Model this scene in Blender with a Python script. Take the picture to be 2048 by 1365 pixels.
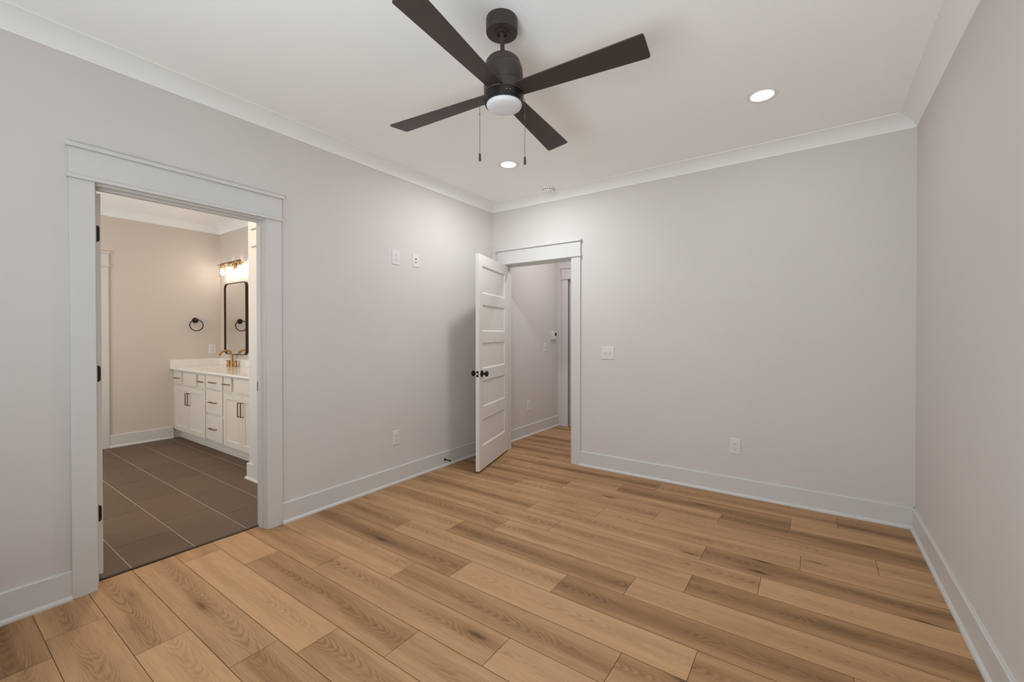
import bpy, bmesh, math, random
from mathutils import Matrix, Vector

PI = math.pi
for o in list(bpy.data.objects):
    bpy.data.objects.remove(o)
scene = bpy.context.scene
COL = scene.collection

# ------------------------------------------------------------------ camera
W, Hc = 3.5605, 2.743            # room width, ceiling height
YR = -4.45                       # rear wall (behind the camera)
cam = bpy.data.cameras.new('camera')
cam.sensor_width = 36.0
cam.sensor_fit = 'HORIZONTAL'
cam.lens = 851.9 / 2048 * 36
cam.shift_x = -22.468 / 2048
cam.shift_y = -7.924 / 2048
cam.clip_start = 0.02
camo = bpy.data.objects.new('camera', cam)
COL.objects.link(camo)
camo.location = (2.9995, -3.7915, 1.29735)
camo.rotation_euler = (PI / 2 - 0.007365, 0.0004, 0.598134)
scene.camera = camo

# ------------------------------------------------------------------ light + exposure
scene.view_settings.view_transform = 'Standard'
scene.view_settings.look = 'None'
scene.view_settings.exposure = 0.0
scene.view_settings.gamma = 1.0
scene.view_settings.use_curve_mapping = False
scene.cycles.use_denoising = True
scene.cycles.max_bounces = 14
scene.cycles.diffuse_bounces = 8
scene.cycles.transparent_max_bounces = 16
scene.cycles.sample_clamp_indirect = 6.0

world = bpy.data.worlds.new('world')
scene.world = world
world.use_nodes = True
_bg = world.node_tree.nodes['Background']
_bg.inputs[0].default_value = (0.72, 0.86, 1.0, 1)
_bg.inputs[1].default_value = 0.75


def lamp(name, kind, loc, energy, color=(1, 1, 1), rot=(0, 0, 0), parent=None, **kw):
    l = bpy.data.lights.new(name, kind)
    l.energy = energy
    l.color = color
    for k, v in kw.items():
        setattr(l, k, v)
    o = bpy.data.objects.new(name, l)
    COL.objects.link(o)
    o.location = loc
    o.rotation_euler = rot
    if parent:
        o.parent = parent
    return o


DAY = (0.87, 0.945, 1.0)
SKY = (0.84, 0.93, 1.0)
# daylight through windows outside the frame: two in the rear wall
# behind the camera, one in the bathroom; plus an upward fill lamp
lamp('window_daylight', 'AREA', (0.95, YR - 0.20, 1.35), 3, DAY, (math.radians(128), 0, 0), shape='RECTANGLE', size=1.15, size_y=1.65)
lamp('window_daylight', 'AREA', (0.95, YR - 0.20, 1.90), 6, DAY, (math.radians(100), 0, math.radians(-35)), shape='RECTANGLE', size=1.0, size_y=.7)
lamp('window_daylight', 'AREA', (2.55, YR - 0.20, 1.35), 11, SKY, (math.radians(90), 0, 0), shape='RECTANGLE', size=1.15, size_y=1.65)
lamp('ceiling_fill_uplight', 'AREA', (2.55, YR - 0.30, 0.90), 63, DAY, (math.radians(150), 0, 0), shape='RECTANGLE', size=1.15, size_y=1.2)  # added unseen lamp, aimed upward to brighten the ceiling
lamp('window_daylight', 'AREA', (-2.2, YR - 0.20, 1.45), 52, (0.97, 0.98, 1.0), (math.radians(100), 0, 0),
     shape='RECTANGLE', size=1.4, size_y=1.4)
# bathroom downlight, and an added bare lamp brightening the hall (out of frame)
lamp('bathroom_downlight', 'AREA', (-1.15, -2.8, Hc - 0.012), 16, (1.0, 0.74, 0.48), shape='DISK', size=0.14)
lamp('hall_fill_lamp', 'AREA', (0.78, 0.75, Hc - 0.012), 9.3, (1.0, 0.98, 1.0), shape='DISK', size=0.14)


# ------------------------------------------------------------------ materials
class NT:
    def __init__(self, mat):
        mat.use_nodes = True
        self.t = mat.node_tree
        self.n = self.t.nodes
        self.out = self.n['Material Output']
        self.bsdf = self.n['Principled BSDF']

    def node(self, kind, **props):
        nd = self.n.new(kind)
        for k, v in props.items():
            setattr(nd, k, v)
        return nd

    def link(self, a, b):
        self.t.links.new(a, b)

    def val(self, inp, v):
        if isinstance(v, bpy.types.NodeSocket):
            self.link(v, inp)
        else:
            inp.default_value = v

    def math(self, op, a, b=0.0, c=0.0, clamp=False):
        nd = self.node('ShaderNodeMath', operation=op, use_clamp=clamp)
        self.val(nd.inputs[0], a)
        self.val(nd.inputs[1], b)
        self.val(nd.inputs[2], c)
        return nd.outputs[0]

    def vec(self, x, y, z=0.0):
        nd = self.node('ShaderNodeCombineXYZ')
        for i, v in enumerate((x, y, z)):
            self.val(nd.inputs[i], v)
        return nd.outputs[0]

    def noise(self, vec, scale=1.0, detail=2.0, rough=0.5):
        nd = self.node('ShaderNodeTexNoise')
        self.val(nd.inputs['Vector'], vec)
        nd.inputs['Scale'].default_value = scale
        nd.inputs['Detail'].default_value = detail
        nd.inputs['Roughness'].default_value = rough
        return nd.outputs[0]

    def smooth(self, x, a, b, lo=0.0, hi=1.0):
        nd = self.node('ShaderNodeMapRange', interpolation_type='SMOOTHSTEP')
        self.val(nd.inputs[0], x)
        nd.inputs[1].default_value = a
        nd.inputs[2].default_value = b
        nd.inputs[3].default_value = lo
        nd.inputs[4].default_value = hi
        return nd.outputs[0]

    def mix(self, f, a, b, blend='MIX'):
        nd = self.node('ShaderNodeMix', data_type='RGBA', blend_type=blend)
        self.val(nd.inputs[0], f)
        self.val(nd.inputs[6], a)
        self.val(nd.inputs[7], b)
        return nd.outputs[2]

    def bump(self, h, strength=0.1, dist=0.01):
        nd = self.node('ShaderNodeBump')
        nd.inputs['Strength'].default_value = strength
        nd.inputs['Distance'].default_value = dist
        self.link(h, nd.inputs['Height'])
        self.link(nd.outputs[0], self.bsdf.inputs['Normal'])


def lin(r, g, b):
    f = lambda c: (c / 255 / 12.92) if c / 255 <= 0.04045 else ((c / 255 + 0.055) / 1.055) ** 2.4
    return (f(r), f(g), f(b), 1)


def mat(name, rgb, rough=0.5, metal=0.0, spec=0.5, var=0.0, vscale=6.0, bump=0.0, bscale=200.0):
    m = bpy.data.materials.new(name)
    t = NT(m)
    c = lin(*rgb)
    t.bsdf.inputs['Base Color'].default_value = c
    t.bsdf.inputs['Roughness'].default_value = rough
    t.bsdf.inputs['Metallic'].default_value = metal
    t.bsdf.inputs['Specular IOR Level'].default_value = spec
    co = t.node('ShaderNodeTexCoord').outputs['Object']
    if var:
        n = t.noise(co, vscale, 3)
        k = t.smooth(n, 0.3, 0.7, 1 - var, 1 + var)
        mm = t.node('ShaderNodeVectorMath', operation='SCALE')
        mm.inputs[0].default_value = c[:3]
        t.link(k, mm.inputs['Scale'])
        t.link(mm.outputs[0], t.bsdf.inputs['Base Color'])
    if bump:
        t.bump(t.noise(co, bscale, 2), bump, 0.002)
    return m


def emit(name, rgb, strength):
    m = bpy.data.materials.new(name)
    t = NT(m)
    t.bsdf.inputs['Base Color'].default_value = (0.8, 0.8, 0.8, 1)
    t.bsdf.inputs['Emission Color'].default_value = (*rgb, 1)
    t.bsdf.inputs['Emission Strength'].default_value = strength
    return m


def thin_glass(name, tint=(1, 1, 1), refl=1.0):
    m = bpy.data.materials.new(name)
    t = NT(m)
    tr = t.node('ShaderNodeBsdfTransparent')
    tr.inputs[0].default_value = (*tint, 1)
    gl = t.node('ShaderNodeBsdfGlossy')
    gl.inputs['Roughness'].default_value = 0.03
    lw = t.node('ShaderNodeLayerWeight')
    lw.inputs[0].default_value = 0.5
    fr = t.math('ADD', 0.04, t.math('MULTIPLY', t.math('POWER', lw.outputs['Facing'], 5.0), 0.9))
    mx = t.node('ShaderNodeMixShader')
    t.link(t.math('MULTIPLY', fr, refl), mx.inputs[0])
    t.link(tr.outputs[0], mx.inputs[1])
    t.link(gl.outputs[0], mx.inputs[2])
    t.link(mx.outputs[0], t.out.inputs['Surface'])
    return m


M_wall = mat('wall_paint', (211, 206, 203), 0.75, spec=0.25, var=0.012, vscale=1.5, bump=0.05, bscale=350)
M_bath = mat('bathroom_paint', (208, 197, 188), 0.75, spec=0.25, var=0.012, vscale=1.5, bump=0.05, bscale=350)
M_ceil = mat('ceiling_paint', (248, 248, 247), 0.85, spec=0.2, var=0.008, vscale=1.2)
M_crown = mat('crown_enamel', (238, 238, 236), 0.55, spec=0.35, var=0.006)
M_trim = mat('trim_enamel', (210, 208, 206), 0.42, spec=0.45, var=0.006)
M_door = mat('door_enamel', (224, 220, 215), 0.4, spec=0.45, var=0.006)
M_cab = mat('cabinet_enamel', (212, 205, 195), 0.4, spec=0.45, var=0.006)
M_plate = mat('white_plastic', (219, 217, 216), 0.35)
M_slot = mat('slot_black', (28, 26, 26), 0.6)
M_quartz = mat('quartz_white', (232, 228, 222), 0.12, spec=0.5, var=0.02, vscale=14)
M_black = mat('bronze_black', (25, 21, 20), 0.45, metal=0.3, var=0.1, vscale=30)
M_frame = mat('bronze_frame', (58, 42, 32), 0.4, metal=0.35, var=0.08, vscale=30)
M_fan = mat('fan_bronze', (64, 55, 51), 0.45, metal=0.2, var=0.06, vscale=20)
M_fanlight = mat('fan_bronze_gloss', (40, 36, 33), 0.28, metal=0.5, var=0.05, vscale=20)
M_lens = mat('opal_lens', (222, 222, 226), 0.6, spec=0.3)
M_brass = mat('brushed_brass', (178, 143, 94), 0.3, metal=1.0, var=0.06, vscale=60)
M_brassdark = mat('aged_brass', (124, 89, 50), 0.4, metal=0.55, var=0.08, vscale=60)
M_chain = mat('steel_chain', (120, 112, 104), 0.4, metal=0.8, var=0.05, vscale=200)
M_steel = mat('satin_steel', (205, 205, 205), 0.3, metal=0.7, var=0.04, vscale=60)
M_thr = mat('threshold_black', (15, 15, 16), 0.4, metal=0.3, var=0.05, vscale=40)
M_grout = mat('grout_light', (188, 176, 164), 0.85, var=0.05, vscale=60)
M_gap = mat('plank_gap', (84, 60, 40), 0.8, var=0.05, vscale=40)
M_screen = mat('thermostat_screen', (58, 56, 52), 0.25, var=0.05, vscale=60)
M_rubber = mat('rubber_black', (22, 20, 20), 0.7, var=0.05, vscale=60)
M_glass = thin_glass('clear_glass', (0.97, 0.97, 0.97), 0.8)
M_pane = thin_glass('window_glass', (0.96, 0.98, 0.97), 0.6)
M_led = emit('downlight_lens', (1.0, 0.98, 0.96), 9.0)
M_bulb = emit('bulb_glow', (1.0, 0.92, 0.80), 52.0)
m = M_mirror = bpy.data.materials.new('mirror_silver')
_t = NT(m)
_t.bsdf.inputs['Base Color'].default_value = (0.86, 0.86, 0.84, 1)
_t.bsdf.inputs['Metallic'].default_value = 1.0
_t.link(_t.math('MULTIPLY', _t.noise(_t.node('ShaderNodeTexCoord').outputs['Object'], 3.0), 0.02), _t.bsdf.inputs['Roughness'])


def wood_material():
    m = bpy.data.materials.new('oak_plank')
    t = NT(m)
    uv = t.node('ShaderNodeUVMap')
    uv.uv_map = 'UVMap'
    sp = t.node('ShaderNodeSeparateXYZ')
    t.link(uv.outputs[0], sp.inputs[0])
    u, v = sp.outputs[0], sp.outputs[1]

    def attr(name):
        a = t.node('ShaderNodeAttribute')
        a.attribute_name = name
        return a.outputs['Fac']
    tone, seed = attr('tone'), attr('seed')
    sd = t.math('MULTIPLY', seed, 57.0)
    mul, add, sub = (lambda p, q: t.math('MULTIPLY', p, q)), (lambda p, q: t.math('ADD', p, q)), (lambda p, q: t.math('SUBTRACT', p, q))
    # the heart of the log runs along each plank, off centre and slightly wandering
    hc0 = t.noise(t.vec(sd, add(sd, 3.0), 0.0), 1.0, 0)
    hw = t.noise(t.vec(mul(u, 0.9), sd, 2.0), 1.0, 1)
    hc = add(add(0.018, mul(hc0, 0.15)), mul(sub(hw, 0.5), 0.07))
    dv = sub(v, hc)
    heart = t.smooth(t.math('ABSOLUTE', dv), 0.0, 0.075, 1.0, 0.0)
    # knots, stretched along the grain, on some planks only
    vo = t.node('ShaderNodeTexVoronoi', feature='F1')
    t.link(t.vec(mul(u, 1.9), mul(v, 8.5), sd), vo.inputs['Vector'])
    vo.inputs['Scale'].default_value = 1.0
    kd = vo.outputs['Distance']
    kon = mul(t.smooth(t.noise(t.vec(mul(u, 1.3), mul(v, 2.0), add(sd, 9.0)), 1.0, 1), 0.42, 0.52), t.smooth(tone, 0.15, 0.30))
    halo = mul(t.smooth(kd, 0.0, 0.42, 1.0, 0.0), kon)
    knot = mul(t.smooth(kd, 0.03, 0.16, 1.0, 0.0), kon)
    # cathedral grain: parabolas around the heart, turning to straight grain at the edges
    n1 = t.noise(t.vec(mul(u, 2.6), mul(v, 9.0), sd), 1.0, 3, 0.5)
    f = add(mul(u, 16.0), mul(mul(dv, dv), 1500.0))
    f = add(add(f, mul(n1, 6.5)), mul(halo, 2.6))
    ring = add(mul(t.math('SINE', mul(f, 6.283)), 0.5), 0.5)
    ring = t.math('POWER', ring, 1.6)
    brk = t.smooth(t.noise(t.vec(mul(u, 2.2), mul(v, 13.0), add(sd, 3.0)), 1.0, 2), 0.36, 0.62)
    ring = mul(ring, mul(brk, add(0.18, mul(heart, 0.82))))
    # pores and broad streaks
    fine = t.noise(t.vec(mul(u, 8.0), mul(v, 210.0), sd), 1.0, 4, 0.62)
    streak = t.noise(t.vec(mul(u, 1.1), mul(v, 22.0), add(sd, 5.0)), 1.0, 3, 0.5)
    d = add(0.0, mul(tone, add(0.46, mul(heart, 0.30))))
    d = add(d, mul(sub(streak, 0.5), add(0.25, mul(tone, 0.42))))
    d = add(d, mul(sub(fine, 0.5), 0.40))
    d = add(d, mul(ring, add(0.08, mul(tone, 0.30))))
    d = add(d, mul(halo, 0.16))
    cr = t.node('ShaderNodeValToRGB')
    t.link(d, cr.inputs[0])
    e = cr.color_ramp.elements
    e[0].position = 0.0
    e[0].color = lin(202, 160, 118)
    e[1].position = 1.0
    e[1].color = lin(94, 66, 42)
    md = e.new(0.45)
    md.color = lin(149, 112, 75)
    c = t.mix(t.math('MULTIPLY', knot, 0.72), cr.outputs[0], lin(64, 42, 27))
    t.link(c, t.bsdf.inputs['Base Color'])
    t.val(t.bsdf.inputs['Roughness'], t.math('ADD', 0.42, t.math('MULTIPLY', fine, 0.2)))
    t.bsdf.inputs['Specular IOR Level'].default_value = 0.35
    t.bump(t.math('ADD', fine, t.math('MULTIPLY', ring, -0.3)), 0.10, 0.002)
    return m


def tile_material():
    m = bpy.data.materials.new('slate_tile')
    t = NT(m)
    a = t.node('ShaderNodeAttribute')
    a.attribute_name = 'tone'
    co = t.node('ShaderNodeTexCoord').outputs['Object']
    mp = t.node('ShaderNodeMapping')
    mp.inputs['Scale'].default_value = (2.0, 9.0, 1)
    t.link(co, mp.inputs[0])
    n = t.noise(mp.outputs[0], 2.0, 5, 0.6)
    d = t.math('ADD', t.math('MULTIPLY', a.outputs['Fac'], 0.35), t.math('MULTIPLY', n, 0.7))
    c = t.mix(d, lin(78, 61, 46), lin(110, 87, 65))
    t.link(c, t.bsdf.inputs['Base Color'])
    t.val(t.bsdf.inputs['Roughness'], t.math('ADD', 0.38, t.math('MULTIPLY', n, 0.25)))
    t.bump(n, 0.08, 0.003)
    return m


M_wood = wood_material()
M_tile = tile_material()


# ------------------------------------------------------------------ mesh helpers
class MB:
    def __init__(self, M=None):
        self.bm = bmesh.new()
        self.M = M or Matrix.Identity(4)
        self.mi = 0

    def v(self, x, y, z):
        return self.bm.verts.new(self.M @ Vector((x, y, z)))

    def face(self, vs, smooth=False):
        try:
            f = self.bm.faces.new(vs)
        except ValueError:
            return None
        f.material_index = self.mi
        f.smooth = smooth
        return f

    def box(self, x0, x1, y0, y1, z0, z1):
        p = [self.v(x, y, z) for x in (x0, x1) for y in (y0, y1) for z in (z0, z1)]
        for q in ((0, 1, 3, 2), (4, 6, 7, 5), (0, 4, 5, 1), (2, 3, 7, 6), (0, 2, 6, 4), (1, 5, 7, 3)):
            self.face([p[i] for i in q])

    def loft(self, rings, smooth=True, caps=True, closed=True):
        vs = [[self.v(*p) for p in r] for r in rings]
        n = len(vs[0])
        for a, b in zip(vs, vs[1:]):
            for i in range(n if closed else n - 1):
                j = (i + 1) % n
                self.face([a[i], a[j], b[j], b[i]], smooth)
        if caps:
            self.face(list(reversed(vs[0])))
            self.face(vs[-1])

    def lathe(self, prof, n=32, A=None, smooth=True):
        """prof = [(r, z)], around local Z of matrix A; r=0 ends close to a point"""
        A = A or Matrix.Identity(4)
        rows = []
        for r, z in prof:
            if r < 1e-6:
                rows.append([self.v(*(A @ Vector((0, 0, z))))])
            else:
                rows.append([self.v(*(A @ Vector((r * math.cos(2 * PI * i / n), r * math.sin(2 * PI * i / n), z)))) for i in range(n)])
        for a, b in zip(rows, rows[1:]):
            for i in range(n):
                j = (i + 1) % n
                if len(a) == 1 and len(b) == 1:
                    continue
                if len(a) == 1:
                    self.face([a[0], b[j], b[i]], smooth)
                elif len(b) == 1:
                    self.face([a[i], a[j], b[0]], smooth)
                else:
                    self.face([a[i], a[j], b[j], b[i]], smooth)
        if len(rows[0]) > 1:
            self.face(list(reversed(rows[0])))
        if len(rows[-1]) > 1:
            self.face(rows[-1])

    def tube(self, pts, r, n=12, closed=False):
        pts = [Vector(p) for p in pts]
        rr = r if isinstance(r, (list, tuple)) else [r] * len(pts)
        rings, N = [], None
        for i, p in enumerate(pts):
            if closed:
                t = (pts[(i + 1) % len(pts)] - pts[i - 1]).normalized()
            else:
                t = (pts[min(i + 1, len(pts) - 1)] - pts[max(i - 1, 0)]).normalized()
            if N is None:
                N = t.orthogonal().normalized()
            N = (N - t * N.dot(t)).normalized()
            B = t.cross(N)
            rings.append([p + (N * math.cos(2 * PI * k / n) + B * math.sin(2 * PI * k / n)) * rr[i] for k in range(n)])
        if closed:
            rings.append(rings[0])
        self.loft(rings, True, not closed)

    def prism(self, poly, z0, z1, smooth=False):
        """poly in local xy, extruded along z"""
        self.loft([[(x, y, z0) for x, y in poly], [(x, y, z1) for x, y in poly]], smooth)

    def sweep(self, prof, path, closed=False):
        """prof [(d, z)], d = distance from the wall into the room; room lies LEFT of the path"""
        n = len(path)
        P = [Vector(p) for p in path]
        rings = []
        for i in range(n):
            a = (P[i] - P[i - 1]).normalized() if (closed or i > 0) else None
            b = (P[(i + 1) % n] - P[i]).normalized() if (closed or i < n - 1) else None
            na = Vector((-a.y, a.x)) if a else None
            nb = Vector((-b.y, b.x)) if b else None
            if na and nb:
                mvec = (na + nb) / (1 + na.dot(nb))
            else:
                mvec = na or nb
            rings.append([(P[i].x + mvec.x * d, P[i].y + mvec.y * d, z) for d, z in prof])
        if closed:
            rings.append(rings[0])
        self.loft(rings, False, not closed)

    def paneled(self, Wd, H, T, cols, depth=0.008, slope=0.012, z0=0.0, back=True):
        """slab in local x (0..Wd), y (0..T, front at 0), z (z0..z0+H) with recessed panels cols=(u0,u1,[(za,zb)..])"""
        u0, u1, rows = cols
        zt = z0 + H
        for side in ((0, 1), (1, -1)) if back else ((0, 1),):
            y = side[0] * T
            s = side[1]

            def q(a, b, c, d):
                f = [self.v(*p) for p in (a, b, c, d)]
                self.face(f if s > 0 else list(reversed(f)))
            q((0, y, z0), (u0, y, z0), (u0, y, zt), (0, y, zt))
            q((u1, y, z0), (Wd, y, z0), (Wd, y, zt), (u1, y, zt))
            edges = [z0] + [z for r in sorted(rows) for z in r] + [zt]
            for k in range(0, len(edges), 2):
                q((u0, y, edges[k]), (u1, y, edges[k]), (u1, y, edges[k + 1]), (u0, y, edges[k + 1]))
            yd = y + s * depth
            for za, zb in rows:
                a, b, c, d = (u0, za), (u1, za), (u1, zb), (u0, zb)
                e, f, g, h = (u0 + slope, za + slope), (u1 - slope, za + slope), (u1 - slope, zb - slope), (u0 + slope, zb - slope)
                for (p1, p2, p3, p4) in ((a, b, f, e), (b, c, g, f), (c, d, h, g), (d, a, e, h)):
                    q((p1[0], y, p1[1]), (p2[0], y, p2[1]), (p3[0], yd, p3[1]), (p4[0], yd, p4[1]))
                q((e[0], yd, e[1]), (f[0], yd, f[1]), (g[0], yd, g[1]), (h[0], yd, h[1]))
        if not back:
            self.face([self.v(*p) for p in ((0, T, z0), (0, T, zt), (Wd, T, zt), (Wd, T, z0))])
        for a, b in (((0, z0), (Wd, z0)), ((Wd, z0), (Wd, zt)), ((Wd, zt), (0, zt)), ((0, zt), (0, z0))):
            self.face([self.v(a[0], 0, a[1]), self.v(a[0], T, a[1]), self.v(b[0], T, b[1]), self.v(b[0], 0, b[1])])

    def build(self, name, mats, parent=None, bevel=0.0, segs=2, weld=True):
        if weld:
            bmesh.ops.remove_doubles(self.bm, verts=self.bm.verts, dist=1e-5)
        bmesh.ops.recalc_face_normals(self.bm, faces=self.bm.faces)
        for e in self.bm.edges:
            if len(e.link_faces) == 2 and e.calc_face_angle(0) > math.radians(38):
                e.smooth = False
        me = bpy.data.meshes.new(name)
        self.bm.to_mesh(me)
        self.bm.free()
        for m in mats if isinstance(mats, (list, tuple)) else [mats]:
            me.materials.append(m)
        o = bpy.data.objects.new(name, me)
        COL.objects.link(o)
        if parent:
            o.parent = parent
        if bevel:
            bv = o.modifiers.new('bevel', 'BEVEL')
            bv.width = bevel
            bv.segments = segs
            bv.limit_method = 'ANGLE'
            bv.angle_limit = math.radians(40)
        return o


def struct(o):
    o['kind'] = 'structure'
    return o


def thing(name, label, cat, loc=(0, 0, 0), rot=(0, 0, 0), group=None):
    o = bpy.data.objects.new(name, None)
    o.empty_display_size = 0.1
    COL.objects.link(o)
    o.location = loc
    o.rotation_euler = rot
    o['label'] = label
    o['category'] = cat
    if group:
        o['group'] = group
    return o


def dup(root, loc, rot, label):
    r = root.copy()
    COL.objects.link(r)
    r.location = loc
    r.rotation_euler = rot
    r['label'] = label
    for ch in list(root.children):
        c = ch.copy()
        COL.objects.link(c)
        c.parent = r
        for g in list(ch.children):
            d = g.copy()
            COL.objects.link(d)
            d.parent = c
    return r


def box_obj(name, m, *b, parent=None, bevel=0.0):
    mb = MB()
    mb.box(*b)
    return mb.build(name, m, parent, bevel)


def rrect(w, h, r, n=6, cx=0.0, cy=0.0):
    pts = []
    for k, (sx, sy) in enumerate(((1, 1), (-1, 1), (-1, -1), (1, -1))):
        for i in range(n + 1):
            a = PI / 2 * k + PI / 2 * i / n
            pts.append((cx + sx * (w / 2 - r) + r * math.cos(a), cy + sy * (h / 2 - r) + r * math.sin(a)))
    return pts


# ------------------------------------------------------------------ room shell
T = 0.115
DL0, DL1, DH = -3.227, -2.425, 2.05       # bathroom door clear opening (y) and head height
DB0, DB1 = 0.174, 0.998                   # hall door clear opening (x)
JT = 0.018
BX, BY, SX, SY = -3.62, -1.34, -1.19, -2.02   # bathroom: far wall x, vanity wall y, closet corner x / y
HY, HX = 1.48, 1.25                       # hall: end wall y, right wall x

# floor planks --------------------------------------------------------------
ROW, Y0, PL = 0.1868, -3.451, 1.2175
J = {0: .320, 1: .745, 2: 1.131, 3: 1.271, 4: 1.580, 5: 1.935, 6: 2.36, 7: 2.613, 8: 1.912, 9: 2.222, 10: 2.467, 11: 2.774,
     12: 2.465, 13: 2.943, 14: 3.297, 15: 2.46, 16: 2.875, 17: 3.138, 18: 0.42, 22: .555}
# tone of the plank that starts at (row, x)
TONE = {(0, .32): .35, (0, -.897): .40, (1, .745): .12, (1, -.47): .38, (2, 1.131): .50, (2, -.086): .35, (3, 1.271): .42, (3, .053): .12,
        (3, -1.165): .35, (4, 1.58): .35, (4, .352): .50, (4, -.866): .15, (5, 1.935): .20, (5, .716): .38, (5, -.5): .45, (6, 2.36): .45,
        (6, 1.14): .50, (6, -.078): .26, (7, 2.613): .50, (7, 1.394): .18, (7, .177): .60, (8, 3.13): .40, (8, 1.912): .68, (8, .695): .26,
        (8, -.52): .50, (9, 2.222): .28, (9, 1.0): .66, (9, -.215): .30, (10, 2.467): .62, (10, 1.258): .28, (10, .04): .55, (11, 2.774): .12,
        (11, 1.552): .36, (11, .34): .40, (12, 2.465): .62, (12, 1.245): .32, (12, .03): .55, (13, 2.943): .26, (13, 1.72): .30, (13, .505): .35,
        (14, 3.297): .22, (14, 2.08): .30, (14, .862): .40, (15, 2.46): .68, (15, 1.245): .34, (16, 2.875): .26, (16, 1.655): .72, (16, .44): .45,
        (17, 3.138): .70, (17, 1.925): .42, (17, .70): .72}


def tone_for(row, x):
    for (r, xs), tn in TONE.items():
        if r == row and abs(xs - x) < 0.05:
            return tn
    return None


def wood_floor():
    rnd = random.Random(11)
    bm = bmesh.new()
    uvl = bm.loops.layers.uv.new('UVMap')
    tl = bm.faces.layers.float.new('tone')
    sl = bm.faces.layers.float.new('seed')
    g = 0.0011
    xmin = -0.098
    for row in range(-6, 28):
        ya, yb = Y0 + row * ROW, Y0 + (row + 1) * ROW
        xmax = W + 0.05 if ya < 0.05 else HX + 0.05
        j = J.get(row, rnd.uniform(0, PL))
        x = j - PL * math.ceil((j - xmin) / PL) - PL
        while x < xmax:
            a, b = max(x, xmin), min(x + PL, xmax)
            tn = tone_for(row, x)
            r1, r2 = rnd.random(), rnd.random()
            if tn is None:
                tn = 0.3 + 0.4 * r1
            if b - a > 0.01:
                aa, bb = a + (g if a > xmin else 0), b - (g if b < xmax else 0)
                vs = [bm.verts.new(p) for p in ((aa, ya + g, 0), (bb, ya + g, 0), (bb, yb - g, 0), (aa, yb - g, 0))]
                f = bm.faces.new(vs)
                f.material_index = 0
                f[tl], f[sl] = tn, r2
                for lp in f.loops:
                    lp[uvl].uv = (lp.vert.co.x - x + r1 * 7, lp.vert.co.y - ya)
            x += PL
    for (x0, x1, y0, y1) in ((xmin, W + .05, Y0 - 6 * ROW, 0.1), (xmin, HX + .05, 0.1, Y0 + 28 * ROW)):
        vs = [bm.verts.new(p) for p in ((x0, y0, -.0016), (x1, y0, -.0016), (x1, y1, -.0016), (x0, y1, -.0016))]
        f = bm.faces.new(vs)
        f.material_index = 1
    me = bpy.data.meshes.new('floor')
    bm.to_mesh(me)
    bm.free()
    me.materials.append(M_wood)
    me.materials.append(M_gap)
    o = bpy.data.objects.new('floor', me)
    COL.objects.link(o)
    return struct(o)


def tile_floor():
    rnd = random.Random(5)
    bm = bmesh.new()
    tl = bm.faces.layers.float.new('tone')
    TY, TX, g = 0.2913, 0.606, 0.0022
    x0l, x1l, y0l, y1l = BX - .02, -0.106, YR, BY + .02
    for row in range(-6, 8):
        ya, yb = -3.071 + row * TY, -3.071 + (row + 1) * TY
        x = (-0.497 if row % 2 == 0 else -0.712) + TX * 2
        while x > x0l:
            a, b = max(x - TX, x0l), min(x, x1l)
            c, d = max(ya, y0l), min(yb, y1l)
            if b - a > .01 and d - c > .01:
                vs = [bm.verts.new(p) for p in ((a + g * .6, c + g, 0), (b - g * .6, c + g, 0), (b - g * .6, d - g, 0), (a + g * .6, d - g, 0))]
                f = bm.faces.new(vs)
                f[tl] = rnd.random()
            x -= TX
    vs = [bm.verts.new(p) for p in ((x0l, y0l, -.0012), (x1l, y0l, -.0012), (x1l, y1l, -.0012), (x0l, y1l, -.0012))]
    f = bm.faces.new(vs)
    f.material_index = 1
    me = bpy.data.meshes.new('floor_bathroom')
    bm.to_mesh(me)
    bm.free()
    me.materials.append(M_tile)
    me.materials.append(M_grout)
    o = bpy.data.objects.new('floor_bathroom', me)
    COL.objects.link(o)
    return struct(o)


wood_floor()
tile_floor()
struct(box_obj('trim_threshold', M_thr, -0.110, -0.089, DL0 - .002, DL1 + .002, -0.004, 0.004))


def wall(name, m, *boxes):
    mb = MB()
    for b in boxes:
        mb.box(*b)
    return struct(mb.build(name, m))


Z0, Z1 = -0.02, Hc + 0.02
wall('wall_left', M_wall,
     (-T, 0, YR - T, DL0 - JT, Z0, Z1), (-T, 0, DL1 + JT, HY + T, Z0, Z1), (-T, 0, DL0 - JT, DL1 + JT, DH + JT, Z1))
wall('wall_back', M_wall,
     (0, DB0 - JT, 0, T, Z0, Z1), (DB1 + JT, W + T, 0, T, Z0, Z1), (DB0 - JT, DB1 + JT, 0, T, DH + JT, Z1))
wall('wall_right', M_wall, (W, W + T, YR - T, 0, Z0, Z1))
# rear wall with two windows
wins = ((0.35, 1.55), (1.95, 3.15))
wall('wall_rear', M_wall, (0, wins[0][0], YR - T, YR, Z0, Z1), (wins[0][1], wins[1][0], YR - T, YR, Z0, Z1), (wins[1][1], W, YR - T, YR, Z0, Z1),
     *[(a, b, YR - T, YR, Z0, 0.6) for a, b in wins], *[(a, b, YR - T, YR, 2.3, Z1) for a, b in wins])


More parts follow.
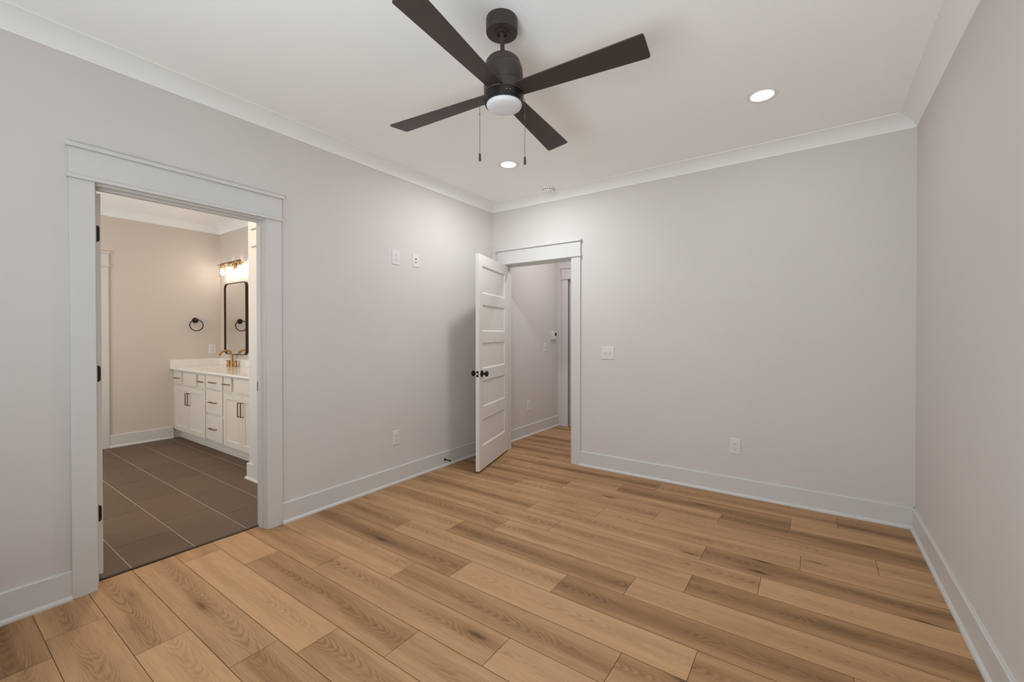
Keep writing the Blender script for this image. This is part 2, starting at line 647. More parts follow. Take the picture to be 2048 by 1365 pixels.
def window(name, M, a, b, z0, z1):
    """local x along the wall, local y inwards from the outer face"""
    mb = MB(M)
    y0, y1 = .025, .075
    for bx in ((a, a + .05, y0, y1, z0, z1), (b - .05, b, y0, y1, z0, z1), (a + .05, b - .05, y0, y1, z0, z0 + .05), (a + .05, b - .05, y0, y1, z1 - .05, z1), (a + .05, b - .05, y0, y1, (z0 + z1) / 2 - .02, (z0 + z1) / 2 + .02)):
        mb.box(*bx)
    wo = struct(mb.build(name, M_trim, bevel=.003, weld=False))
    mb = MB(M)
    mb.box(a + .05, b - .05, .047, .053, z0 + .05, z1 - .05)
    mb.build('pane', M_pane, wo)


window('window_1', Matrix.Translation((0, YR - T, 0)), *wins[0], .6, 2.3)
window('window_2', Matrix.Translation((0, YR - T, 0)), *wins[1], .6, 2.3)
window('window_3', Matrix.Translation((0, YR - T, 0)), -2.9, -1.5, .8, 2.2)
# ceilings
struct(box_obj('ceiling', M_ceil, 0, W, YR, 0, Hc, Hc + .02))
struct(box_obj('ceiling_hall', M_ceil, 0, HX, T, HY, Hc, Hc + .02))
struct(box_obj('ceiling_bathroom', M_ceil, BX, -T, YR, BY, Hc, Hc + .02))
# bathroom walls
wall('wall_bathroom_far', M_bath, (BX - T, BX, YR - T, BY + T, Z0, Z1))
wall('wall_bathroom_vanity', M_bath, (BX, SX, BY, BY + T, Z0, Z1))
wall('wall_bathroom_closet', M_trim, (SX, -T, SY, BY + T, Z0, Z1))
wall('wall_bathroom_rear', M_bath, (BX, -2.9, YR - T, YR, Z0, Z1), (-1.5, -T, YR - T, YR, Z0, Z1), (-2.9, -1.5, YR - T, YR, Z0, .8), (-2.9, -1.5, YR - T, YR, 2.2, Z1))
# hall walls
wall('wall_hall_end', M_wall, (0, 0.185, HY, HY + T, Z0, Z1), (0.97, HX + T, HY, HY + T, Z0, Z1), (0.185, 0.97, HY, HY + T, 2.06, Z1))
wall('wall_hall_right', M_wall, (HX, HX + T, T, HY, Z0, Z1))

# crown mouldings -------------------------------------------------------------


def crown(name, path, closed, drop=0.084, proj=0.1):
    pr = [(0, Hc - drop), (.006, Hc - drop), (.009, Hc - drop + .010)]
    for i in range(1, 7):
        a = i / 7 * PI / 2
        pr.append((.009 + (proj - .013) * (1 - math.cos(a)) * .55 + (proj - .013) * .45 * i / 7, Hc - drop + .010 + (drop - .016) * math.sin(a) * .55 + (drop - .016) * .45 * i / 7))
    pr += [(proj - .004, Hc - .006), (proj, Hc - .006), (proj, Hc + .001), (0, Hc + .001)]
    mb = MB()
    mb.sweep(pr, path, closed)
    return struct(mb.build(name, M_crown))


crown('trim_1', [(0, 0), (0, YR), (W, YR), (W, 0)], True)
crown('trim_2', [(-T, SY), (SX, SY), (SX, BY), (BX, BY), (BX, YR), (-T, YR)], True, 0.106, 0.1)

# baseboards --------------------------------------------------------------------
BASE = [(0, 0), (0, .142), (.011, .142), (.015, .137), (.015, .021), (.020, .020), (.026, .015), (.029, .008), (.029, 0)]


def baseboard(name, *paths):
    mb = MB()
    for p in paths:
        mb.sweep(BASE, p)
    return struct(mb.build(name, M_trim))


baseboard('baseboard_left', [(0, 0), (0, -2.324)], [(0, -3.321), (0, YR)])
baseboard('baseboard_back', [(W, 0), (1.105, 0)], [(.078, 0), (0, 0)])
baseboard('baseboard_right', [(W, YR), (W, 0)])
baseboard('baseboard_rear', [(0, YR), (W, YR)])
baseboard('baseboard_hall', [(0, HY), (0, T)])
baseboard('baseboard_bathroom_far', [(BX, -1.86), (BX, -2.446)])
baseboard('baseboard_bathroom_closet', [(-.93, SY), (SX, SY), (SX, -1.80)])

# door casings --------------------------------------------------------------------


def casing(name, M, a0, a1, b0, b1, mirror_end=True):
    """local x along the wall, local y out of the wall; legs a0..a1 and b0..b1"""
    mb = MB(M)
    mb.box(a0, a1, 0, .019, 0, 2.06)
    mb.box(b0, b1, 0, .019, 0, 2.06)
    mb.box(a0 - .010, b1 + .010, 0, .032, 2.060, 2.078)
    mb.box(a0 - .002, b1 + .002, 0, .021, 2.078, 2.211)
    mb.box(a0 - .012, b1 + .012, 0, .036, 2.211, 2.230)
    return struct(mb.build(name, M_trim, bevel=.0015, weld=False))


ML = Matrix(((0, 1, 0, 0), (1, 0, 0, 0), (0, 0, 1, 0), (0, 0, 0, 1)))            # left wall: along y, out +x
MBk = Matrix(((1, 0, 0, 0), (0, -1, 0, 0), (0, 0, 1, 0), (0, 0, 0, 1)))          # back wall: along x, out -y
casing('trim_3', ML, -3.321, -3.231, -2.421, -2.324)
casing('trim_4', MBk, .078, .168, 1.004, 1.105)
casing('trim_5', Matrix.Translation((0, HY, 0)) @ MBk, .075, .165, .985, 1.075)
casing('trim_6', Matrix.Translation((BX, 0, 0)) @ ML, -3.36, -3.26, -2.546, -2.446)
casing('trim_7', Matrix.Translation((0, SY, 0)) @ MBk, -1.075, -.975, -.26, -.17)


def jamb(name, M, s0, s1, d0, d1, stop, head=DH):
    """local x along the wall, local y depth d0..d1 (wall thickness)"""
    mb = MB(M)
    mb.box(s0 - JT, s0, d0, d1, 0, head + JT)
    mb.box(s1, s1 + JT, d0, d1, 0, head + JT)
    mb.box(s0, s1, d0, d1, head, head + JT)
    a, b = stop
    mb.box(s0, s0 + .011, a, b, 0, head)
    mb.box(s1 - .011, s1, a, b, 0, head)
    mb.box(s0 + .011, s1 - .011, a, b, head - .011, head)
    return struct(mb.build(name, M_trim, bevel=.001, weld=False))


jl = jamb('trim_8', ML, DL0, DL1, -T, 0, (-.076, -.040))
box_obj('strike_plate', M_black, -.108, -.084, DL1 - .0015, DL1 + .001, .912, .976, parent=jl)
jamb('trim_9', MBk, DB0, DB1, -T, 0, (-.080, -.042))
jamb('trim_10', Matrix.Translation((0, HY, 0)) @ MBk, .185 + JT - .014, .97 - JT + .014, -T, 0, (-.076, -.040), 2.045)

# doors ------------------------------------------------------------------------------
ROWS5 = [(0.236, 0.488), (0.604, 0.858), (0.966, 1.215), (1.320, 1.574), (1.681, 1.938)]


def knob_set(parent, M, side):
    """round knob with rosette; local origin on door face, local +z out of the face"""
    mb = MB(M)
    mb.lathe([(0, -.001), (.031, -.001), (.032, .003), (.029, .008), (.018, .012), (0.0, .012)], 28)
    ro = mb.build('rosette', M_black, parent)
    mb = MB(M)
    mb.lathe([(0, .010), (.011, .010), (.010, .020), (.010, .030), (.016, .035), (.025, .041), (.028, .050), (.026, .058), (.018, .064), (.008, .067), (0, .067)], 28)
    mb.build('door_knob', M_black, parent)
    return ro


def hinge_leaf(parent, M, z):
    """leaf in local xy... local x across the edge (0..0.026), local y up, local z out"""
    mb = MB(M)
    pts = [(0, -.044)] + [(.026 - .014 + .014 * math.cos(a), -.044 + .014 + .014 * math.sin(a)) for a in [(-PI / 2) + PI / 2 * i / 6 for i in range(7)]]
    pts += [(.026 - .014 + .014 * math.cos(a), .044 - .014 + .014 * math.sin(a)) for a in [PI / 2 * i / 6 for i in range(7)]] + [(0, .044)]
    mb.prism([(x, y + z) for x, y in pts], 0, .0022)
    mb.tube([(-.004, -.045 + z, .003), (-.004, .045 + z, .003)], .005, 12)
    for yy in (-.03, 0, .03):
        mb.lathe([(.0035, .0022), (.0035, .003), (0, .0035)], 10, Matrix.Translation((.015, z + yy, 0)))
    return mb.build('hinge', M_black, parent)


# hall door, standing open into the room
d2 = bpy.data.objects.new('door_2', None)
COL.objects.link(d2)
d2.location = (.176, -.003, 0)
d2.rotation_euler = (0, 0, math.radians(-73))
struct(d2)
mb = MB()
mb.paneled(.813, 2.022, .035, (.108, .728 - .0, ROWS5), .008, .013, .020)
mb.build('door_leaf', M_door, d2, bevel=.0012)
# front (local y=0) faces the left wall, back (y=T) faces the hall side / camera
knob_set(d2, Matrix.Translation((.752, .035, .925)) @ Matrix.Rotation(-PI / 2, 4, 'X'), 1)
knob_set(d2, Matrix.Translation((.752, 0, .925)) @ Matrix.Rotation(PI / 2, 4, 'X'), -1)
mb = MB()
mb.box(.8115, .8145, .006, .029, .897, .953)
lp = mb.build('latch_plate', M_black, d2)
mb = MB()
mb.box(.8145, .8225, .011, .024, .916, .934)
mb.build('latch_bolt', M_steel, lp, bevel=.002)
for z in (.35, 1.09, 1.83):
    hinge_leaf(d2, Matrix(((0, 0, -1, -.0005), (1, 0, 0, .004), (0, 1, 0, 0), (0, 0, 0, 1))), z)

# bathroom door, swung open ninety degrees into the bathroom: only its hinge edge shows
d1 = bpy.data.objects.new('door_1', None)
COL.objects.link(d1)
d1.location = (-.117, -3.2195, 0)
d1.rotation_euler = (0, 0, math.radians(180))
struct(d1)
mb = MB(Matrix.Translation((0, -.035, 0)))
mb.paneled(.785, 2.012, .035, (.108, .677, ROWS5), .008, .013, .026)
mb.build('door_leaf', M_door, d1, bevel=.0012)
for z in (.349, 1.088, 1.826):
    hinge_leaf(d1, Matrix(((0, 0, -1, 0), (-1, 0, 0, -.004), (0, 1, 0, 0), (0, 0, 0, 1))), z)
for sgn, yy in ((1, 0), (-1, -.035)):
    knob_set(d1, Matrix.Translation((.722, yy, .945)) @ Matrix.Rotation(-PI / 2 * sgn, 4, 'X'), sgn)

# closed doors seen only as slivers
for nm, M, w in (('door_3', Matrix.Translation((.191, HY + .040, 0)), .772),
                 ('door_4', Matrix.Translation((BX + .002, -3.26, 0)) @ Matrix.Rotation(PI / 2, 4, 'Z'), .714),
                 ('door_5', Matrix.Translation((-.975, SY - .002 - .010, 0)), .715)):
    t_ = .035 if nm == 'door_3' else .010
    mb = MB(M if nm != 'door_4' else M @ Matrix.Translation((0, -.010, 0)))
    mb.paneled(w, 2.03, t_, (.10, w - .10, ROWS5), .005, .010, .012, back=False)
    do = struct(mb.build(nm, M_door))

# ------------------------------------------------------------------ ceiling fan
FX, FY = 1.8095, -2.2185
fan = thing('ceiling_fan', 'dark bronze four-blade ceiling fan with white light lens and two pull chains', 'ceiling fan', (FX, FY, Hc))
tilt = Matrix.Rotation(.015, 4, 'X') @ Matrix.Rotation(-.028, 4, 'Y')
PIV = Matrix.Translation((0, 0, -.05)) @ tilt @ Matrix.Translation((0, 0, .05))
z = lambda zz: zz - Hc
mb = MB()
mb.lathe([(0, 0), (.0715, 0), (.0725, -.004), (.0725, z(2.684)), (.071, z(2.680)), (.034, z(2.679)), (.033, z(2.675)), (.022, z(2.674)), (.020, z(2.680)), (.0, z(2.682))], 64)
mb.build('canopy', M_fan, fan, weld=False)
mb = MB(PIV)
mb.lathe([(0, z(2.70)), (.018, z(2.695)), (.018, z(2.68)), (.0102, z(2.668)), (.0102, z(2.575)), (0, z(2.575))], 24)
mb.build('downrod', M_fan, fan, weld=False)
mb = MB(PIV)
pr = [(0, z(2.588)), (.026, z(2.588)), (.031, z(2.585)), (.0325, z(2.571)), (.040, z(2.568))]
for i in range(1, 8):
    a = i / 7 * PI / 2
    pr.append((.045 + .036 * math.sin(a), z(2.532) + .034 * math.cos(a)))
pr += [(.081, z(2.526)), (.084, z(2.524)), (.087, z(2.518)), (.090, z(2.505)), (.090, z(2.444)), (.087, z(2.440)), (0, z(2.440))]
mb.lathe(pr, 64)
mb.build('motor_housing', M_fan, fan, weld=False)
mb = MB(PIV)
mb.lathe([(0, z(2.4405)), (.088, z(2.4405)), (.0915, z(2.437)), (.0915, z(2.399)), (.089, z(2.396)), (0, z(2.396))], 64)
mb.build('blade_hub', M_fan, fan, weld=False)
mb = MB(PIV)
mb.lathe([(0, z(2.3955)), (.0905, z(2.3955)), (.092, z(2.393)), (.0905, z(2.385)), (.089, z(2.355)), (.0875, z(2.351)), (.083, z(2.352)), (0, z(2.353))], 64)
lk = mb.build('light_kit', M_fanlight, fan, weld=False)
# small fixing screw with two light dots on the light kit
aa = math.atan2(-3.7915 - FY, 2.9995 - FX) + .20
for k, (da, rr, mm_) in enumerate(((0, .0034, M_black), (-.085, .0022, M_steel), (.085, .0022, M_steel))):
    A = Matrix.Rotation(aa + da, 4, 'Z') @ Matrix.Translation((.0893, 0, z(2.376))) @ Matrix.Rotation(PI / 2, 4, 'Y')
    mb = MB(PIV @ A)
    mb.lathe([(0, -.001), (rr, -.001), (rr, .0012), (0, .0016)], 12)
    mb.build('screw', mm_, lk)
mb = MB(PIV)
mb.lathe([(0, z(2.356)), (.082, z(2.356)), (.0815, z(2.347)), (.077, z(2.340)), (.066, z(2.3355)), (.04, z(2.333)), (0, z(2.332))], 64)
mb.build('light_lens', M_lens, fan, weld=False)
# blades
ang0, pitch = .1211, -.154
for k in range(4):
    A = Matrix.Translation((0, 0, z(2.4055))) @ Matrix.Rotation(ang0 + k * PI / 2, 4, 'Z') @ Matrix.Rotation(pitch, 4, 'X')
    mb = MB(PIV @ A)
    # outline: root half width .0437, tip .0641, rounded tip corners
    r0, R1, R2, w0, w1, rc = .070, .6478, .6447, .0432, .0641, .012
    wt = lambda x: w0 + (w1 - w0) * (x - .09) / (.646 - .09)
    out = [(r0, -wt(r0)), (R2 - rc, -wt(R2 - rc))]
    for i in range(1, 7):
        a = -PI / 2 + PI / 2 * i / 6
        out.append((R2 - rc + rc * math.cos(a), -wt(R2) + rc + rc * math.sin(a)))
    for i in range(0, 6):
        a = PI / 2 * i / 6
        out.append((R1 - rc + rc * math.cos(a), wt(R1) - rc + rc * math.sin(a)))
    out += [(R1 - rc, wt(R1 - rc)), (r0, wt(r0))]
    mb.prism(out, -.003, .003)
    mb.build('blade', M_fan, fan, bevel=.001)
# pull chains
cr_ = Vector((.826, .563, 0))
for k, (off, zt, zb) in enumerate(((-.106, 2.383, 2.093), (.101, 2.372, 2.077))):
    p = cr_ * off + Vector((.007, -.002, 0))
    mb = MB()
    q0 = cr_ * (off * .85) + Vector((.007, -.002, 0))
    mb.tube([(q0.x, q0.y, z(zt + .008)), (p.x, p.y, z(zt + .006)), (p.x, p.y, z(zt)), (p.x, p.y, z(zb + .03))], .0010, 8)
    zc = zt
    n = int((zt - zb - .04) / .0042)
    for i in range(n):
        mb.lathe([(0, .0016), (.0014, .0008), (.0014, -.0008), (0, -.0016)], 6, Matrix.Translation((p.x, p.y, z(zt - i * .0042))))
    mb.lathe([(0, .004), (.0025, .003), (.0025, -.003), (0, -.004)], 8, Matrix.Translation((p.x, p.y, z(zt - .075))))
    ch = mb.build('pull_chain', M_chain, fan, weld=False)
    mb = MB(Matrix.Translation((p.x, p.y, z(zb))))
    mb.lathe([(0, .001), (.0048, 0), (.0058, .002), (.0056, .012), (.0045, .028), (.003, .035), (0, .037)], 16)
    mb.build('chain_pull', M_fan, ch)


# ------------------------------------------------------------------ downlights, smoke detector
def downlight(loc, label, power):
    r = thing('recessed_light', label, 'ceiling light', loc, group='recessed ceiling lights')
    mb = MB()
    mb.lathe([(.0615, -.0005), (.0640, -.0022), (.070, -.0026), (.088, -.0016), (.0905, 0), (.0905, .001), (.0615, .001)], 64)
    mb.build('trim_ring', M_crown, r, weld=False)
    mb = MB()
    mb.lathe([(0, -.003), (.055, -.0026), (.0625, -.001), (.0625, .0008), (0, .0008)], 48)
    mb.build('lens', M_led, r, weld=False)
    lamp('downlight_lamp', 'AREA', (0, 0, -.0045), power, (0.95, 0.98, 1.0), parent=r, shape='DISK', size=.12)
    return r


downlight((2.737, -.832, Hc), 'lit recessed ceiling light to the right, near the right wall', 1.5)
downlight((.842, -.848, Hc), 'lit recessed ceiling light below the fan, near the far left corner', 15)
r = thing('smoke_detector', 'round white smoke detector on the ceiling above the open white door', 'smoke detector', (.822, -.150, Hc))
mb = MB()
mb.lathe([(0, 0), (.062, 0), (.063, -.006), (.060, -.010), (.058, -.0125), (.0, -.0125)], 48)
mb.build('base_plate', M_crown, r, weld=False)
mb = MB()
mb.lathe([(0, -.012), (.055, -.012), (.056, -.020), (.053, -.031), (.045, -.035), (.024, -.036), (.023, -.038), (0, -.038)], 48)
hd = mb.build('head', M_crown, r, weld=False)
mb = MB()
for i in range(16):
    a = 2 * PI * i / 16
    A = Matrix.Rotation(a, 4, 'Z') @ Matrix.Translation((.0552, 0, -.0205))
    mb.M = A
    mb.box(-.0012, .0012, -.006, .006, -.0035, .0035)
mb.build('vent_slot', M_slot, hd)
mb = MB(Matrix.Translation((.030, -.012, 0)))
mb.lathe([(0, -.0345), (.006, -.0345), (.006, -.0372), (0, -.0375)], 16)
mb.build('test_button', M_screen, hd)


# ------------------------------------------------------------------ wall plates (local x across, y out of the wall, z up)
def plate_mesh(w, h):
    mb = MB()
    a, b = rrect(w, h, .004, 4), rrect(w - .006, h - .006, .003, 4)
    rings = [[(x, 0, y) for x, y in a], [(x, .003, y) for x, y in a], [(x, .0055, y) for x, y in b]]
    mb.loft(rings, False)
    return mb


def screw(parent, x, zz, y=.0055):
    mb = MB(Matrix.Translation((x, y, zz)) @ Matrix.Rotation(-PI / 2, 4, 'X'))
    mb.lathe([(0, -.0005), (.003, -.0005), (.0026, .0008), (0, .001)], 12)
    return mb.build('screw', M_plate, parent)


def outlet(loc, rot, label, w=.079, h=.124):
    r = thing('wall_outlet', label, 'power outlet', loc, (0, 0, rot), group='white duplex outlets')
    p = plate_mesh(w, h).build('cover_plate', M_plate, r)
    screw(p, 0, 0)
    for s in (1, -1):
        zc = s * .0195
        mb = MB()
        pts = []
        for i in range(32):
            a = 2 * PI * i / 32
            pts.append((.0172 * math.cos(a), max(-.0142, min(.0142, .0172 * math.sin(a)))))
        mb.loft([[(x, .004, zc + y) for x, y in pts], [(x * 1.0, .0074, zc + y) for x, y in pts], [(x * .95, .0078, zc + y * .95) for x, y in pts]], False)
        rc = mb.build('receptacle', M_plate, r)
        for sx, hh in ((-.0064, .0046), (.0064, .0040)):
            mb = MB()
            mb.box(sx - .0012, sx + .0012, .007, .0082, zc + .003 - hh, zc + .003 + hh)
            mb.build('slot', M_slot, rc)
        mb = MB(Matrix.Translation((0, .0070, zc - .0085)) @ Matrix.Rotation(-PI / 2, 4, 'X'))
        mb.lathe([(0, 0), (.0027, 0), (.0027, .0012), (0, .0012)], 12)
        mb.build('ground_hole', M_slot, rc)
    return r


RL, RB = -PI / 2, PI               # rotations so that local +y faces into the room from the left / back wall
ou = outlet((0, -1.356, 1.962), RL, 'white duplex outlet high on the left wall, beside the coax plate')
dup(ou, (0, -1.354, .395), (0, 0, RL), 'white duplex outlet low on the left wall above the baseboard')
dup(ou, (2.482, 0, .392), (0, 0, RB), 'white duplex outlet low on the blank back wall')
dup(ou, (0, .735, .386), (0, 0, RL), 'white duplex outlet low in the hallway, seen through the open door')
dup(ou, (BX, -1.435, 1.10), (0, 0, RL), 'white duplex outlet on the bathroom wall above the counter')

r = thing('coax_plate', 'white cable plate with two dark jacks high on the left wall', 'wall plate', (0, -1.129, 1.968), (0, 0, RL))
p = plate_mesh(.079, .124).build('cover_plate', M_plate, r)
for zz, rad in ((.012, .0058), (-.020, .0046)):
    mb = MB(Matrix.Translation((.004, .005, zz)) @ Matrix.Rotation(-PI / 2, 4, 'X'))
    mb.lathe([(0, 0), (rad, 0), (rad, .005), (rad * .7, .007), (0, .007)], 16)
    mb.build('jack', M_slot, r)
for zz in (.045, -.045):
    screw(p, 0, zz)


def switch(loc, rot, label, gangs, w, h=.118):
    r = thing('light_switch', label, 'light switch', loc, (0, 0, rot))
    p = plate_mesh(w, h).build('cover_plate', M_plate, r)
    for g_ in range(gangs):
        xc = (g_ - (gangs - 1) / 2) * .046
        mb = MB()
        mb.box(xc - .0062, xc + .0062, .0050, .0062, -.013, .013)
        mb.build('switch_slot', M_steel, r)
        mb = MB(Matrix.Translation((xc, .0055, 0)) @ Matrix.Rotation(math.radians(24 if g_ % 2 else -24), 4, 'X'))
        mb.box(-.0046, .0046, -.002, .013, -.0055, .0055)
        mb.build('toggle', M_plate, r, bevel=.001)
        for zz in (.030, -.030):
            screw(p, xc, zz)
    return r


switch((1.386, 0, 1.117), RB, 'white double toggle switch on the back wall right of the door', 2, .132)
switch((0, 1.134, 1.116), RL, 'white single toggle switch on the hallway wall below the thermostat', 1, .076)
r = thing('thermostat', 'small white thermostat with dark screen on the hallway wall', 'thermostat', (0, 1.352, 1.272), (0, 0, RL))
mb = MB()
a, b = rrect(.125, .108, .006, 4), rrect(.117, .100, .004, 4)
mb.loft([[(x, 0, y) for x, y in a], [(x, .024, y) for x, y in a], [(x, .028, y) for x, y in b]], False)
bd = mb.build('housing', M_plate, r)
box_obj('screen', M_screen, -.048, .004, .0275, .0288, -.002, .042, parent=r)
for k in range(2):
    box_obj('button', M_steel, -.040 + k * .022, -.024 + k * .022, .0275, .0295, -.034, -.024, parent=r)

r = thing('door_stop', 'thin black rod door stop on the left baseboard behind the open door', 'door stop', (.015, -.778, .064))
mb = MB(Matrix.Rotation(PI / 2, 4, 'Y'))
mb.lathe([(0, -.001), (.0125, -.001), (.0125, .003), (.008, .007), (0, .007)], 20)
mb.build('mounting_base', M_black, r)
mb = MB(Matrix.Rotation(PI / 2, 4, 'Y'))
mb.lathe([(0, .004), (.0048, .004), (.0045, .062), (0, .062)], 16)
mb.build('rod', M_black, r)
mb = MB(Matrix.Rotation(PI / 2, 4, 'Y'))
mb.lathe([(0, .060), (.0075, .060), (.0080, .066), (.0070, .076), (0, .077)], 16)
mb.build('bumper', M_rubber, r)

# ------------------------------------------------------------------ bathroom vanity
CF = -1.853            # carcass front
DF = CF - .020         # door front plane
CZ0, CZ1 = .118, .862


def pull(parent, M, L):
    """bar pull, local x along the bar, local y out of the face"""
    mb = MB(M)
    mb.box(-L / 2, L / 2, .023, .031, -.0050, .0050)
    for s in (-1, 1):
        mb.box(s * (L / 2 - .004) - .004, s * (L / 2 - .004) + .004, -.0005, .026, -.0038, .0038)
    return mb.build('handle', M_brassdark, parent, bevel=.001, weld=False)


def front(cab, name, x0, x1, z0, z1, shaker=False):
    w, h = x1 - x0, z1 - z0
    Mx = Matrix.Translation((x0, DF, 0))
    mb = MB(Mx)
    if shaker:
        mb.paneled(w, h, .0195, (.060, w - .060, [(z0 + .058, z1 - .058)]), .008, .004, z0, back=False)
        return mb.build(name, M_cab, cab, bevel=.001)
    mb.box(0, w, 0, .0195, z0, z1)
    return mb.build(name, M_cab, cab, bevel=.003)


def hpull(d, x, zz, L=.135):
    pull(d, Matrix.Translation((x, DF, zz)) @ Matrix.Rotation(PI, 4, 'Z'), L)


def vpull(d, x, zz, L=.145):
    pull(d, Matrix.Translation((x, DF, zz)) @ Matrix.Rotation(PI, 4, 'Z') @ Matrix.Rotation(PI / 2, 4, 'Y'), L)


def carcass(label, x0, x1):
    c = thing('vanity_cabinet', label, 'cabinet', ((x0 + x1) / 2, -1.6, 0), group='white bathroom vanity cabinets')
    mb = MB()
    mb.box(x0 + .0005, x1 - .0005, CF, BY - .002, CZ0, CZ1)
    o = mb.build('carcass', M_cab, c, bevel=.001)
    mb = MB()
    mb.box(x0 + .0005, x1 - .0005, CF + .078, BY - .01, 0, CZ0)
    mb.box(x0 + .0005, x1 - .0005, CF + .064, CF + .078, 0, .02)
    k = mb.build('toe_kick', M_cab, c)
    return c


def cab_parts(c, fn):
    before = set(bpy.data.objects)
    fn(c)


inv = {}


def fix_parent(c):
    # parts are modelled in world space: cancel the empty's offset
    for ch in c.children:
        ch.matrix_parent_inverse = Matrix.Translation(c.location).inverted()


X1, X2 = -2.583, -2.131
c1 = carcass('white vanity cabinet with two panelled doors against the far bathroom wall', BX + .001, X1)
for a, b, hx in ((-3.515, -3.059, -3.090), (-3.055, -2.597, -3.024)):
    d = front(c1, 'door', a, b, .128, .670, True)
    vpull(d, hx, .530)
for a, b, nm in ((-3.515, -3.305, 'drawer'), (-3.245, -2.850, 'false_front'), (-2.787, -2.606, 'drawer')):
    d = front(c1, nm, a, b, .690, .836)
    if nm == 'drawer':
        hpull(d, (a + b) / 2 + (.01 if a < -3.4 else 0), .762, .128)
fix_parent(c1)
c2 = carcass('white vanity cabinet of three stacked drawers between the two door cabinets', X1, X2)
for a, b in ((.698, .842), (.432, .682), (.138, .404)):
    d = front(c2, 'drawer', -2.570, -2.150, a, b)
    hpull(d, -2.362, {.698: .772, .432: .556, .138: .270}[a], .150)
fix_parent(c2)
c3 = carcass('white vanity cabinet nearest the bathroom doorway, partly hidden by the jamb', X2, SX - .001)
for a, b, hx in ((-2.116, -1.692, -1.722), (-1.688, -1.236, -1.658)):
    d = front(c3, 'door', a, b, .132, .680, True)
    vpull(d, hx, .542)
for a, b, nm in ((-2.112, -1.935, 'drawer'), (-1.873, -1.480, 'false_front'), (-1.418, -1.236, 'drawer')):
    d = front(c3, nm, a, b, .704, .846)
    if nm == 'drawer':
        hpull(d, (a + b) / 2, .776, .128)
fix_parent(c3)

ct = thing('countertop', 'glossy white quartz countertop lying on the bathroom vanity cabinets', 'countertop', (-2.4, -1.6, .862))
CT = .886
mb = MB()
mb.box(BX + .001, SX - .001, -1.893, BY - .001, .8625, CT)
mb.build('slab', M_quartz, ct, bevel=.002)
fix_parent(ct)
for nm, lab, bx in (('backsplash', 'long white quartz backsplash strip standing under the mirror', (BX + .0215, SX - .001, BY - .021, BY - .001, CT, .976)),
                    ('side_splash', 'short white quartz side splash against the far bathroom wall', (BX + .001, BX + .021, -1.890, BY - .001, CT, .976))):
    o = box_obj(nm, M_quartz, *bx, bevel=.0015)
    o['label'] = lab
    o['category'] = 'backsplash'

# faucet
fx, fy = -3.105, -1.405
fc = thing('faucet', 'brushed brass gooseneck faucet with two lever handles on white countertop', 'faucet', (fx, fy, CT))
mb = MB()
mb.lathe([(0, 0), (.026, 0), (.026, .004), (.020, .007), (.0185, .010), (.0185, .086), (.0165, .089), (0, .089)], 24)
mb.build('spout_base', M_brass, fc)
mb = MB()
pts = [(0, 0, .085), (0, 0, .120), (0, 0, .145)]
for i in range(1, 11):
    a = PI * .86 * i / 10
    pts.append((0, -.066 * (1 - math.cos(a)), .145 + .058 * math.sin(a)))
pts.append((0, pts[-1][1] - .010, pts[-1][2] - .026))
mb.tube(pts, [.0135] * (len(pts) - 1) + [.0135], 16)
mb.build('spout', M_brass, fc)
for s in (-1, 1):
    mb = MB(Matrix.Translation((s * .102, 0, 0)))
    mb.lathe([(0, 0), (.026, 0), (.026, .004), (.020, .007), (.018, .010), (.018, .066), (.016, .069), (0, .069)], 24)
    hb = mb.build('handle', M_brass, fc)
    mb = MB(Matrix.Translation((s * .102, 0, .072)))
    mb.box(-.012 if s > 0 else -.070, .070 if s > 0 else .012, -.008, .008, -.004, .004)
    mb.build('lever', M_brass, hb, bevel=.002)

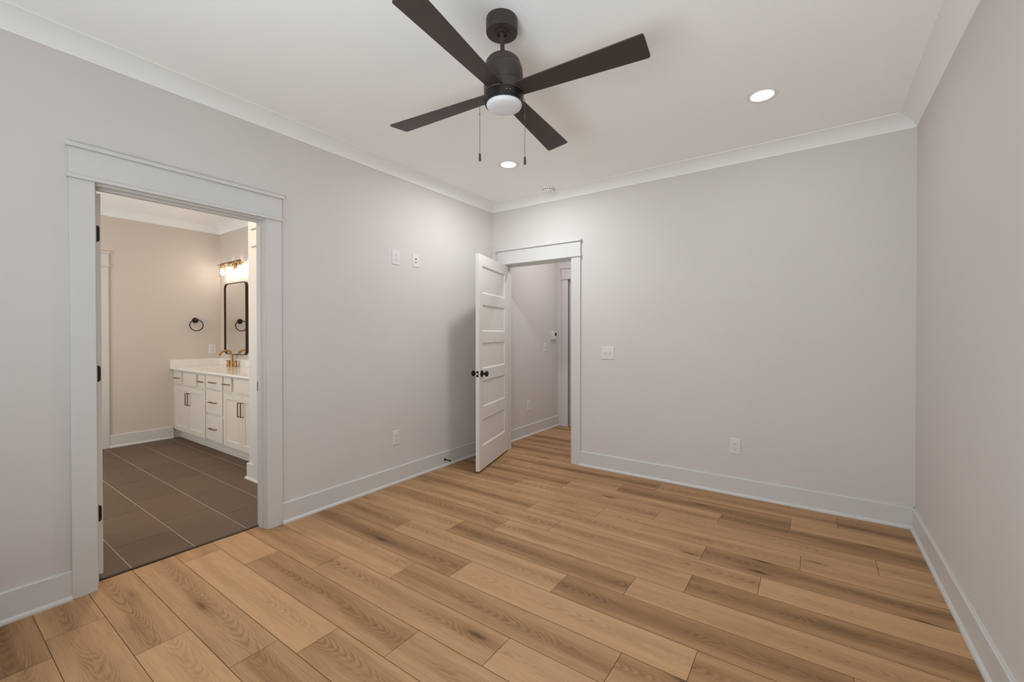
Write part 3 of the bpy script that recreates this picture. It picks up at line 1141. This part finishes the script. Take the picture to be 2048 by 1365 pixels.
# mirror
mx0, mx1, mz0, mz1 = -3.412, -2.792, 1.036, 1.953
mr = thing('wall_mirror', 'tall rounded mirror in a dark bronze frame above the bathroom vanity', 'mirror', ((mx0 + mx1) / 2, BY, (mz0 + mz1) / 2))
w_, h_ = mx1 - mx0, mz1 - mz0
mb = MB()
o_, i_ = rrect(w_, h_, .070, 8), rrect(w_ - .015, h_ - .015, .0625, 8)
rings = [[(x, -.001, y) for x, y in o_], [(x, -.036, y) for x, y in o_], [(x, -.036, y) for x, y in i_], [(x, -.022, y) for x, y in i_], [(x, -.001, y) for x, y in i_], [(x, -.001, y) for x, y in o_]]
mb.loft(rings, False, caps=False)
mb.build('frame', M_frame, mr)
mb = MB()
mb.loft([[(x, -.004, y) for x, y in i_], [(x, -.024, y) for x, y in i_]], False)
mb.build('glass', M_mirror, mr)

# vanity light
LY = BY - .075
vl = thing('vanity_light', 'brass three-bulb vanity light with clear glass shades above the mirror', 'wall light', (-3.105, BY, 2.20))
mb = MB()
mb.box(-.060, .060, -.016, -.0005, -.075, .030)
mb.build('backplate', M_brassdark, vl, bevel=.002)
mb = MB()
mb.box(-.275, .275, -.082, -.066, .000, .014)
mb.box(-.008, .008, -.070, -.010, .001, .013)
mb.build('bar', M_brassdark, vl, bevel=.001, weld=False)
for k in range(3):
    xx = (k - 1) * .243
    A = Matrix.Translation((xx, -.074, 0))
    mb = MB(A)
    mb.lathe([(0, .002), (.006, .002), (.006, -.010), (.054, -.0105), (.055, -.014), (.053, -.0165), (.026, -.0165), (.024, -.030), (.018, -.052), (.016, -.054), (0, -.054)], 32)
    mb.build('shade_holder', M_brass, vl, weld=False)
    mb = MB(A)
    mb.lathe([(.0395, -.017), (.0415, -.017), (.0415, -.172), (.0395, -.172), (.0395, -.017)], 32)
    mb.build('glass_shade', M_glass, vl, weld=False)
    mb = MB(A)
    mb.lathe([(.0, -.050), (.012, -.052), (.013, -.066), (.020, -.085), (.0225, -.100), (.019, -.118), (.010, -.129), (0, -.131)], 24)
    mb.build('bulb', M_bulb, vl)

# towel ring
tr = thing('towel_ring', 'black towel ring on the bathroom wall left of the mirror', 'towel ring', (BX, -1.625, 1.474))
mb = MB(Matrix.Rotation(PI / 2, 4, 'Y'))
mb.lathe([(0, 0), (.034, 0), (.035, .004), (.032, .010), (.018, .014), (.012, .020), (.012, .040), (.016, .046), (.016, .054), (.010, .058), (0, .058)], 28)
mb.build('wall_mount', M_black, tr)
mb = MB(Matrix.Translation((.047, 0, 0)))
R = .072
mb.tube([(0, R * math.sin(2 * PI * i / 48), -R + .010 + R * math.cos(2 * PI * i / 48)) for i in range(48)], .0058, 10, closed=True)
mb.build('ring', M_black, tr)
